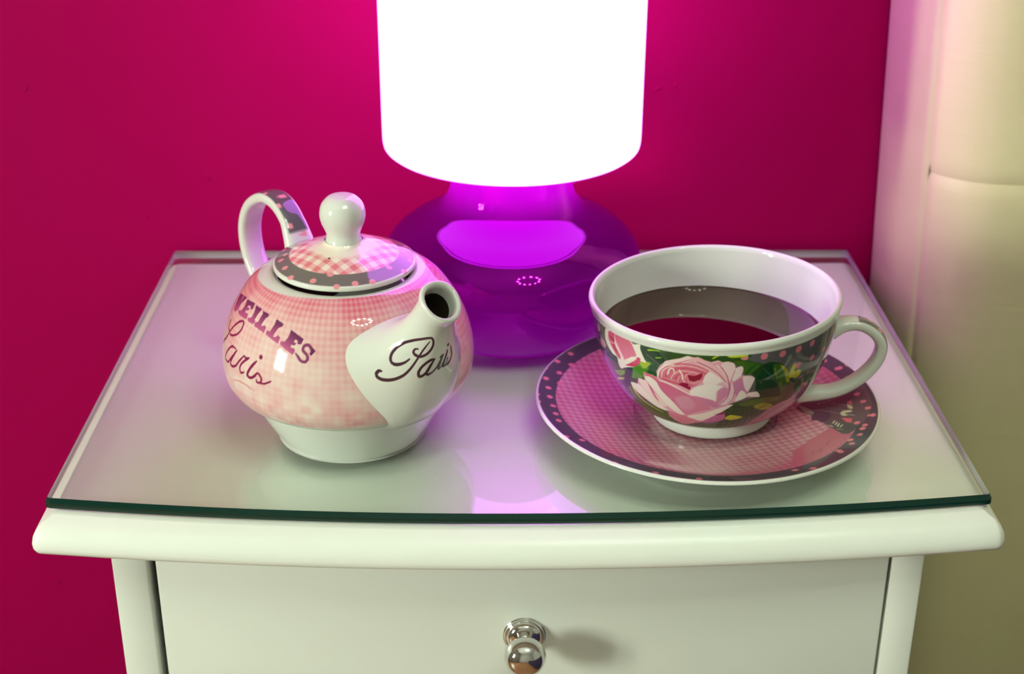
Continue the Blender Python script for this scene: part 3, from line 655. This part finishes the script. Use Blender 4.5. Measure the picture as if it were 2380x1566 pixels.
def smoothstep(a, b, x):
    t = np.clip((x - a) / (b - a), 0, 1); return t * t * (3 - 2 * t)
def vnoise(nv, nu, ry, rx, seed):
    r = np.random.RandomState(seed); g = r.rand(ry + 1, rx); g = np.concatenate([g, g[:, :1]], 1)
    y = np.linspace(0, ry - 1e-6, nv); x = np.linspace(0, rx - 1e-6, nu)
    yi = y.astype(int); xi = x.astype(int); fy = y - yi; fx = x - xi
    fy = (fy * fy * (3 - 2 * fy))[:, None]; fx = (fx * fx * (3 - 2 * fx))[None, :]
    a = g[yi][:, xi]; b_ = g[yi][:, xi + 1]; c_ = g[yi + 1][:, xi]; d_ = g[yi + 1][:, xi + 1]
    return (a * (1 - fx) + b_ * fx) * (1 - fy) + (c_ * (1 - fx) + d_ * fx) * fy
class Canvas:
    """colour grid over (v rows, u columns), u from -0.5 to 0.5; distances in millimetres on the surface"""
    def __init__(s, G, base):
        s.nv, s.nu = G.shape[:2]
        Gc = np.concatenate([G, G[:, :1]], 1)
        s.circ = np.linalg.norm(np.diff(Gc, axis=1), axis=2).sum(1) * 1000
        s.H = np.linalg.norm(np.diff(G, axis=0), axis=2).sum(0).mean() * 1000
        s.u = (np.arange(s.nu) - s.nu // 2) / s.nu; s.v = np.arange(s.nv) / (s.nv - 1)
        s.C = np.ones((s.nv, s.nu, 3)) * (np.array(base, float) / 255)
        s.U, s.V = np.meshgrid(s.u, s.v)
        s.shift = 0.0; s.wk = 1.0
    def block(s, pts, pad):
        pts = np.array(pts, float) / 10000; pts[:, 0] += s.shift
        W = float(np.interp(pts[:, 1].mean(), s.v, s.circ))
        mm = pts * [W, s.H]
        lo = mm.min(0) - pad; hi = mm.max(0) + pad
        cols = np.arange(int(math.floor(lo[0] / W * s.nu)), int(math.ceil(hi[0] / W * s.nu)) + 1)
        rows = np.arange(max(0, int(lo[1] / s.H * (s.nv - 1))), min(s.nv - 1, int(math.ceil(hi[1] / s.H * (s.nv - 1)))) + 1)
        X, Y = np.meshgrid(cols / s.nu * W, rows / (s.nv - 1) * s.H)
        return mm, X, Y, rows, (cols + s.nu // 2) % s.nu
    def put(s, rows, cols, cov, colr):
        ix = np.ix_(rows, cols); c0 = s.C[ix]
        s.C[ix] = c0 + (colr - c0) * cov[..., None]
    @staticmethod
    def seg(X, Y, a, b_):
        d = b_ - a; L = max(float(d @ d), 1e-9)
        t = np.clip(((X - a[0]) * d[0] + (Y - a[1]) * d[1]) / L, 0, 1)
        return np.hypot(X - a[0] - t * d[0], Y - a[1] - t * d[1]), t
    def fill(s, pts, colr, soft, curve, grad):
        mm, X, Y, rows, cols = s.block(pts, .8)
        if curve and len(mm) > 2:
            n = len(mm); Q = []
            for i in range(n):
                p0, p1, p2, p3 = mm[i - 1], mm[i], mm[(i + 1) % n], mm[(i + 2) % n]
                for t in (0, .25, .5, .75):
                    Q.append(s._cr(p0, p1, p2, p3, t))
            mm = np.array(Q)
        dist = np.full(X.shape, 1e9); ins = np.zeros(X.shape, bool)
        for i in range(len(mm)):
            a, b_ = mm[i - 1], mm[i]
            dist = np.minimum(dist, s.seg(X, Y, a, b_)[0])
            if a[1] != b_[1]:
                ins ^= ((a[1] > Y) != (b_[1] > Y)) & (X < (b_[0] - a[0]) * (Y - a[1]) / (b_[1] - a[1]) + a[0])
        sd = np.where(ins, dist, -dist); cov = smoothstep(-soft, soft, sd)
        c_ = np.array(colr, float) / 255
        if grad:
            g0 = np.array(grad[0], float) / 10000 * [mm_scale(s, pts), s.H]; g1 = np.array(grad[1], float) / 10000 * [mm_scale(s, pts), s.H]
            g0[0] += s.shift * mm_scale(s, pts); g1[0] += s.shift * mm_scale(s, pts)
            d = g1 - g0; t = np.clip(((X - g0[0]) * d[0] + (Y - g0[1]) * d[1]) / max(d @ d, 1e-9), 0, 1)[..., None]
            c_ = c_ + (np.array(grad[2], float) / 255 - c_) * t
        s.put(rows, cols, cov, c_)
    @staticmethod
    def _cr(p0, p1, p2, p3, t):
        k = .4
        m1 = (p2 - p0) * k; m2 = (p3 - p1) * k
        return (2 * t ** 3 - 3 * t * t + 1) * p1 + (t ** 3 - 2 * t * t + t) * m1 + (-2 * t ** 3 + 3 * t * t) * p2 + (t ** 3 - t * t) * m2
    def stroke(s, pts, colr, w0, w1, soft):
        mm, X, Y, rows, cols = s.block(pts, max(w0, w1) / 2 + soft + .3)
        if len(mm) > 2:
            Q = []
            for i in range(len(mm) - 1):
                p0, p1, p2, p3 = mm[max(i - 1, 0)], mm[i], mm[i + 1], mm[min(i + 2, len(mm) - 1)]
                Q += [s._cr(p0, p1, p2, p3, t) for t in (0, .2, .4, .6, .8)]
            mm = np.array(Q + [mm[-1]])
        best = np.full(X.shape, -1e9); n = len(mm) - 1
        for i in range(n):
            d, t = s.seg(X, Y, mm[i], mm[i + 1])
            f = (i + t) / n
            hw = (w0 + (w1 - w0) * f) / 2 * np.clip(.55 + 4 * np.minimum(f, 1 - f), 0, 1)
            best = np.maximum(best, hw - d)
        s.put(rows, cols, smoothstep(-soft, soft, best), np.array(colr, float) / 255)
    def dot(s, p, colr, r):
        mm, X, Y, rows, cols = s.block([p], r + .5)
        d = np.hypot(X - mm[0, 0], Y - mm[0, 1])
        s.put(rows, cols, smoothstep(-.2, .2, r - d), np.array(colr, float) / 255)
    def draw(s, shapes):
        for q in shapes:
            if q[0] == 'p': s.fill(q[2], q[1], q[3] / 100, q[4], q[5])
            elif q[0] == 's': s.stroke(q[2], q[1], q[3] / 100 * s.wk, q[4] / 100 * s.wk, q[5] / 100)
            else: s.dot(q[2], q[1], q[3] / 100)
    def blend(s, mask, colr):
        s.C = s.C + (np.asarray(colr) - s.C) * mask[..., None]
    def result(s, gain=1.04):
        return np.roll(np.clip(s.C * gain, 0, .955), -(s.nu // 2), axis=1)
def mm_scale(s, pts): return float(np.interp(np.mean([p[1] for p in pts]) / 10000, s.v, s.circ))
def c255(*c): return np.array(c, float) / 255
def gingham(x, y, period):
    f = lambda q: smoothstep(-.35, .35, np.sin(q / period * 2 * np.pi))
    return .5 * (f(x) + f(y))
CHINA = (219, 218, 207)
def paint_body(nu, nv):
    c = Canvas(body_grid(nu, nv), CHINA)
    U, V = c.U, c.V
    n1 = vnoise(nv, nu, 10, 40, 3); n2 = vnoise(nv, nu, 40, 160, 4); n3 = vnoise(nv, nu, 22, 80, 9)
    gi = gingham(U * 345, V * c.H, 3.1)
    vc = np.interp(U, [-.5, -.3, -.23, -.13, -.067, .012, .1, .3, .5], [.885, .87, .862, .888, .910, .926, .925, .90, .885])
    st = .34 + .45 * smoothstep(.68, .90, V) + .30 * smoothstep(.05, .0, np.abs(U - .035)) * smoothstep(.3, .6, V)
    st += .25 * smoothstep(-.10, -.25, U) * smoothstep(.40, .7, V) + .35 * smoothstep(.13, .22, U) + .30 * (n1 - .5)
    low = smoothstep(.52, .34, V)
    st = st * (1 - .25 * low) + low * .35 * (n3 - .45) + .22 * smoothstep(.29, .24, V) * n3
    pink = c255(222, 100, 118)[None, None] * np.ones(U.shape + (1,)); pale = c255(240, 222, 208)
    amt = np.clip(st, 0.05, 1) * (.55 + .45 * gi * (1 - .5 * low)) + .06 * (n2 - .5)
    colr = pale + (pink - pale) * np.clip(amt, 0, 1)[..., None]
    c.blend(smoothstep(.12, .13, V) * smoothstep(.006, -.006, V - vc), colr)
    c.wk = 1.35; c.draw(ART['body'])
    return c.result(.97)
def paint_spout(nu, nv):
    c = Canvas(spout_grid(nu, nv), CHINA); c.wk = 1.45; c.draw(ART['spout']); return c.result(1.0)
def paint_lid(nu, nv):
    G = lid_grid(nu, nv); c = Canvas(G, CHINA); U, V = c.U, c.V
    Gr = np.roll(G, nu // 2, axis=1); x = Gr[..., 0] * 1000; y = Gr[..., 1] * 1000
    gi = gingham((x + y) * .75, (x - y) * .75, 6.2)
    g = c255(240, 224, 208) + (c255(222, 128, 132) - c255(240, 224, 208)) * (gi * (1 - smoothstep(.66, .84, V)))[..., None]
    c.blend(smoothstep(.42, .43, V), g)
    c.blend(smoothstep(.195, .205, V) * smoothstep(.435, .425, V), c255(112, 112, 102))
    for k in range(12): c.dot(((2300 + k * 470) if 2300 + k * 470 < 5000 else (2300 + k * 470 - 10000), 2500 + 1100 * (k % 2)), (226, 150, 150), 1.3)
    c.draw(ART['lid'])
    return c.result(1.02)
def paint_handle(nu, nv, kind):
    G = cup_handle_grid(nu, nv) if kind else pot_handle_grid(nu, nv)
    c = Canvas(G, CHINA); U, V = c.U, c.V
    lo, hi = ((.16, .80) if kind else (.075, .86))
    c.blend(smoothstep(.128, .118, np.abs(U)) * smoothstep(lo - .004, lo + .004, V) * smoothstep(hi + .01, hi, V), c255(92, 90, 86))
    v = 0
    for k in range(14):
        v = lo + .06 + k * .062
        if v > hi - .03: break
        if kind or v > .33: c.dot((550 * (-1) ** k, v * 10000), (226, 140, 146), 1.25)
    if not kind: c.draw(ART['handle'])
    return c.result(1.02)
def paint_saucer(nu, nv):
    G = saucer_grid(nu, nv); c = Canvas(G, CHINA); U, V = c.U, c.V
    Gr = np.roll(G, nu // 2, axis=1); x = Gr[..., 0] * 1000; y = Gr[..., 1] * 1000
    a = math.radians(-14); X = x * math.cos(a) - y * math.sin(a); Y = x * math.sin(a) + y * math.cos(a)
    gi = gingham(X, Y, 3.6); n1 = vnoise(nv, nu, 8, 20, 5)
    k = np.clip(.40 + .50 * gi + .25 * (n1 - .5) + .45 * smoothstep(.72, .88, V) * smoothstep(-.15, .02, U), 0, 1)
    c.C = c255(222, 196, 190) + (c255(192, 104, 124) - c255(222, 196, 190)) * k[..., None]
    c.blend(smoothstep(.878, .884, V), c255(84, 78, 84))
    for k in range(22):
        u = 1250 + k * 210
        if u < 5000 or u > 6400: c.dot((u if u < 5000 else u - 10000, 9250), (226, 132, 140), 1.35)
    c.draw(ART['saucer'])
    c.blend(smoothstep(.984, .990, V), c255(*CHINA))
    return c.result(1.02)
def paint_cup(nu, nv):
    c = Canvas(cup_grid(nu, nv), (96, 92, 92)); U, V = c.U, c.V
    for s_ in (0.5, 0.0):
        c.shift = s_; c.draw(ART['cup'])
    c.shift = 0
    for u, v in ((2300, 8800), (2650, 7600), (2450, 6300), (-2750, 8900), (-2500, 7700), (-2850, 6500), (2850, 8700)): c.dot((u, v), (222, 122, 138), 1.6)
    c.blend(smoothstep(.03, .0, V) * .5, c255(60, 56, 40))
    c.blend(smoothstep(.966, .972, V), c255(*CHINA))
    return c.result(.94)


# ------------------------------------------------------------------ lamp
lamp = thing('table_lamp', (-.0018, .187, Z0), 'glowing table lamp with pink opal shade and round purple glass base', 'lamp')
base = [(.0, .0004), (.044, .0004), (.0485, .0006), (.0510, .0018), (.0590, .0080), (.0668, .0195), (.0705, .0320), (.0692, .0435), (.0630, .0530), (.0535, .0602), (.0435, .0655), (.0372, .0705), (.0335, .0770), (.0320, .0850), (.0314, .0930), (.0312, .1000)]
lathe_obj('lamp_base', base, MAT['purple'], lamp, 160, 8)
shade = [(.0312, .1000), (.0400, .0999), (.0560, .1001), (.0625, .1008), (.0660, .1024), (.0676, .1052), (.0679, .1150), (.0680, .15), (.0682, .20), (.0684, .255), (.0676, .262), (.0655, .2645), (.0630, .2640), (.0635, .2600)]
lathe_obj('lamp_shade', shade, MAT['shade'], lamp, 128, 3)
bl = bpy.data.lights.new('lamp_bulb', 'POINT'); bl.energy = 0.09; bl.color = (1.0, 0.5, 1.0); bl.shadow_soft_size = .010
blo = bpy.data.objects.new('lamp_bulb', bl); col.objects.link(blo); blo.parent = lamp; blo.location = (0, 0, .090)
lathe_obj('shade_rim', [(.0632, .1008), (.0638, .1007), (.0643, .1011)], MAT['trim'], lamp, 128, 4)

# ------------------------------------------------------------------ teapot
pot = thing('teapot', (POT_XY[0], POT_XY[1], Z0), 'white and pink gingham china teapot lettered Paris with dotted handle', 'teapot')
lathe_obj('pot_base', [(0, .0006)] + POT_BASE, MAT['china'], pot, 144, 8)
G = body_grid(900, 190)
grid_obj('pot_body', G, MAT['china_print'], pot, colors=paint_body(900, 190))
G = lid_grid(540, 110)
lid = grid_obj('lid', G, MAT['china_print'], pot, colors=paint_lid(540, 110))
lathe_obj('lid_knob', LID_KNOB, MAT['china'], lid, 72, 8)
vh = lathe_grid(np.array([(0, .0006), (.0008, .0004), (.0010, 0)]), 16)
vp = np.array([-.0050, -.0150, .0928]); rt = Matrix.Rotation(math.radians(20), 3, 'X')
grid_obj('vent_hole', np.array([[np.array(rt @ Vector(q)) + vp for q in r] for r in vh]), MAT['hole'], lid)  # raised dark cap, the shade of the vent painted in
G = spout_grid(640, 240)
spo = grid_obj('spout', G, MAT['china_print'], pot, colors=paint_spout(640, 240))
# lip and hollow of the spout
rr = resample_sections(SPOUT, 150)[-1]
def spout_ring(sc_w, sc_h, along):
    rho, z, tl, hw, hh = rr; t = math.radians(tl)
    rho += along * math.cos(t); z += along * math.sin(t)
    return [pot_frame(rho + hh * sc_h * math.cos(q) * math.sin(t), z - hh * sc_h * math.cos(q) * math.cos(t), hw * sc_w * math.copysign(abs(math.sin(q)) ** (1 - .28 * min(1, hw / .034)), math.sin(q)) * (1 - .28 * math.cos(q) * min(1, hw / .034))) for q in np.arange(64) / 64 * 2 * PI]
grid_obj('spout_lip', np.array([spout_ring(1.0, 1.0, -.0004), spout_ring(1.03, 1.03, .0004), spout_ring(1.0, 1.0, .0014), spout_ring(.90, .90, .0018), spout_ring(.80, .80, .0012), spout_ring(.74, .74, -.0015), spout_ring(.70, .70, -.005)]), MAT['china'], spo)
grid_obj('spout_hollow', np.array([spout_ring(.70, .70, -.005), spout_ring(.6, .6, -.012), spout_ring(.45, .45, -.02)]), MAT['hole'], spo, cap1=True)
G = pot_handle_grid(48, 160)
grid_obj('handle', G, MAT['china_print'], pot, colors=paint_handle(48, 160, 0), cap0=True, cap1=True)

# ------------------------------------------------------------------ saucer, cup and tea
sc = thing('saucer', (SAUCER_XY[0], SAUCER_XY[1], Z0), 'china saucer with pink gingham centre and grey polka dot border under the cup', 'saucer')
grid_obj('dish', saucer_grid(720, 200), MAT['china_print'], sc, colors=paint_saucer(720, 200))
lathe_obj('underside', [(.0815, .0152), (.0818, .0146), (.0812, .0139), (.0770, .0124), (.0680, .0093), (.0560, .0055), (.0480, .0028), (.0470, .0008), (.0458, .0003), (.0440, .0008), (.0430, .0022), (.0200, .0022), (.0, .0022)], MAT['china'], sc, 160, 6)
cup = thing('teacup', (CUP_XY[0], CUP_XY[1], Z0 + .0054), 'wide china teacup printed with pink roses and green leaves, filled with tea', 'teacup')
cup.rotation_euler = (0, -CUP_TILT, 0)
cup.location.z += .0286 * math.sin(CUP_TILT)
grid_obj('bowl', cup_grid(1080, 190), MAT['china_print'], cup, colors=paint_cup(1080, 190))
lathe_obj('rim', [(.0577, .0592), (.0582, .0604), (.0583, .0616), (.0577, .0627), (.0567, .0629), (.0558, .0622), (.0553, .0607)], MAT['china'], cup, 160, 6)
lathe_obj('inside', [(.0553, .0607), (.0548, .0560), (.0530, .0440), (.0495, .0325), (.0440, .0225), (.0360, .0140), (.0250, .0098), (.0, .0090)], MAT['china'], cup, 160, 8)
lathe_obj('foot_ring', [(.0296, .0068), (.0286, .0056), (.0284, .0035), (.0288, .0012), (.0284, .0002), (.0272, .0000), (.0262, .0008), (.0256, .0040), (.0, .0050)], MAT['china'], cup, 128, 6)
grid_obj('handle', cup_handle_grid(48, 160), MAT['china_print'], cup, colors=paint_handle(48, 160, 1), cap0=True, cap1=True)
# the tea stays level while the cup leans
TEA_Z = Z0 + .0490
tv, tf = [], []
NT = 128
def tea_ring(inset, dz):
    out = []
    z = TEA_Z + dz
    for k in range(NT):
        a = 2 * PI * k / NT
        # inside wall radius at this height in the leaning cup
        zl = z - cup.location.z; r = .0530
        for _ in range(3):
            zz = zl - r * math.sin(a) * math.tan(CUP_TILT)
            r = float(np.interp(zz, [.0225, .0325, .0440, .0560, .0607], [.0440, .0495, .0530, .0548, .0553]))
        r -= inset
        xo = -math.sin(CUP_TILT) * zl
        out.append((CUP_XY[0] + xo + r * math.sin(a), CUP_XY[1] - r * math.cos(a), z))
    return out
rings = [tea_ring(.0200, -.004), tea_ring(.0006, -.004), tea_ring(.0002, .0004), tea_ring(.0008, .0001), tea_ring(.0018, 0)]
tv = [q for r in rings for q in r]
for i in range(len(rings) - 1):
    for k in range(NT): tf.append((i * NT + k, i * NT + (k + 1) % NT, (i + 1) * NT + (k + 1) % NT, (i + 1) * NT + k))
tf.append(tuple((len(rings) - 1) * NT + k for k in range(NT))); tf.append(tuple(range(NT))[::-1])
tea = mesh_obj('tea', tv, tf, MAT['tea'], None, True, sharp=60)
tag(tea, 'dark reddish brown tea filling the rose printed cup', 'tea')

# ------------------------------------------------------------------ bed with padded headboard
bed = thing('bed', (0, 0, 0), 'bed with cream leather headboard, stitched seams, beside the nightstand', 'bed')
SEAM_Z = Z0 + .0682
HB_T = Z0 + .52
def hb_lean(z): return -.040 * (z - Z0)
def side_line(n):   # wall to seam
    P = catmull([(.2260, WALL_Y - .002), (.2262, .285), (.2300, .262), (.2368, .2440), (.2405, .2405)], 8); return resample(P, n)
def front_line(n):
    P = catmull([(.2398, .2428), (.2406, .2395), (.2432, .2345), (.2500, .2275), (.2610, .2205), (.2780, .2160), (.320, .2135), (.40, .2125), (.70, .212), (1.60, .212)], 10)
    d = np.r_[0, np.cumsum(np.hypot(*np.diff(P, axis=0).T))]; s = d[-1] * (np.linspace(0, 1, n) ** 2.4)
    return np.stack([np.interp(s, d, P[:, 0]), np.interp(s, d, P[:, 1])], 1)
def panel(name, line, z0, z1, puff0, puff1, nz=60):
    zs = np.linspace(z0, z1, nz); G = []
    T = np.gradient(line, axis=0); T /= np.linalg.norm(T, axis=1)[:, None]
    nrm = np.stack([-np.abs(T[:, 1]) * 0 + T[:, 1], -T[:, 0]], 1)
    for z in zs:
        dip = 0
        if puff0: dip += .0016 * math.exp(-((z - z0) / .0035) ** 1.3 if z > z0 else 0)
        if puff1: dip += .0016 * math.exp(-((z1 - z) / .0035) ** 1.3 if z < z1 else 0)
        G.append([(q[0] - n_[0] * dip + hb_lean(z), q[1] - n_[1] * dip, z) for q, n_ in zip(line, nrm)])
    return grid_obj(name, np.array(G), MAT['leather'], bed, wrap=False)
panel('headboard_side', side_line(40), .05, HB_T, False, False, 80)
zs_up = None
panel('headboard_panel', front_line(160), SEAM_Z, HB_T, True, False, 160)
panel('headboard_panel', front_line(160), .05, SEAM_Z, False, True, 200)
st = []
fl = front_line(400)
for k in range(46):
    s = .262 + k * .0052
    y = float(np.interp(s, fl[:, 0], fl[:, 1]))
    x = s + hb_lean(SEAM_Z)
    st.append(box(x, x + .0034, y + .0012, y + .0026, SEAM_Z + .0010, SEAM_Z + .0018, .0003))
mesh_obj('stitching', *join(st), MAT['thread'], bed, True)
mesh_obj('headboard_core', *box(.262, 1.60, .2450, WALL_Y - .001, .05, HB_T + .003), MAT['leather'], bed, False)
mesh_obj('bed_base', *box(.40, 1.58, -1.75, .2050, .05, .46, .02), MAT['bedfabric'], bed, True)

# ------------------------------------------------------------------ ceiling light (seen mirrored in the glossy things)
cl = thing('ceiling_light', (.36, -.80, 2.10), 'ring shaped ceiling lamp of small round bulbs mirrored in the purple lamp base', 'ceiling light')
th = np.linspace(0, 2 * PI, 48, endpoint=False)
ringg = np.array([[((.24 + .012 * math.cos(a)) * math.sin(t), (.24 + .012 * math.cos(a)) * math.cos(t), .012 * math.sin(a)) for t in th] for a in np.linspace(0, 2 * PI, 9)])
grid_obj('ring', ringg, MAT['chrome'], cl)
mesh_obj('rod', *join([box(-.006, .006, -.006, .006, 0, .40), box(-.24, .24, -.004, .004, -.004, .004), box(-.004, .004, -.24, .24, -.005, .003)]), MAT['chrome'], cl, False)
bulb_prof = catmull([(0, -.034), (.012, -.030), (.018, -.020), (.015, -.008), (.009, 0)], 2)
Gb = lathe_grid(bulb_prof, 12); bm0 = None
for k in range(11):
    a = 2 * PI * k / 11
    if bm0 is None:
        bm0 = grid_obj('bulb', Gb, MAT['bulb'], cl); ob = bm0
    else:
        ob = bm0.copy(); col.objects.link(ob); ob.parent = cl
    ob.location = (.24 * math.sin(a), .24 * math.cos(a), -.010)
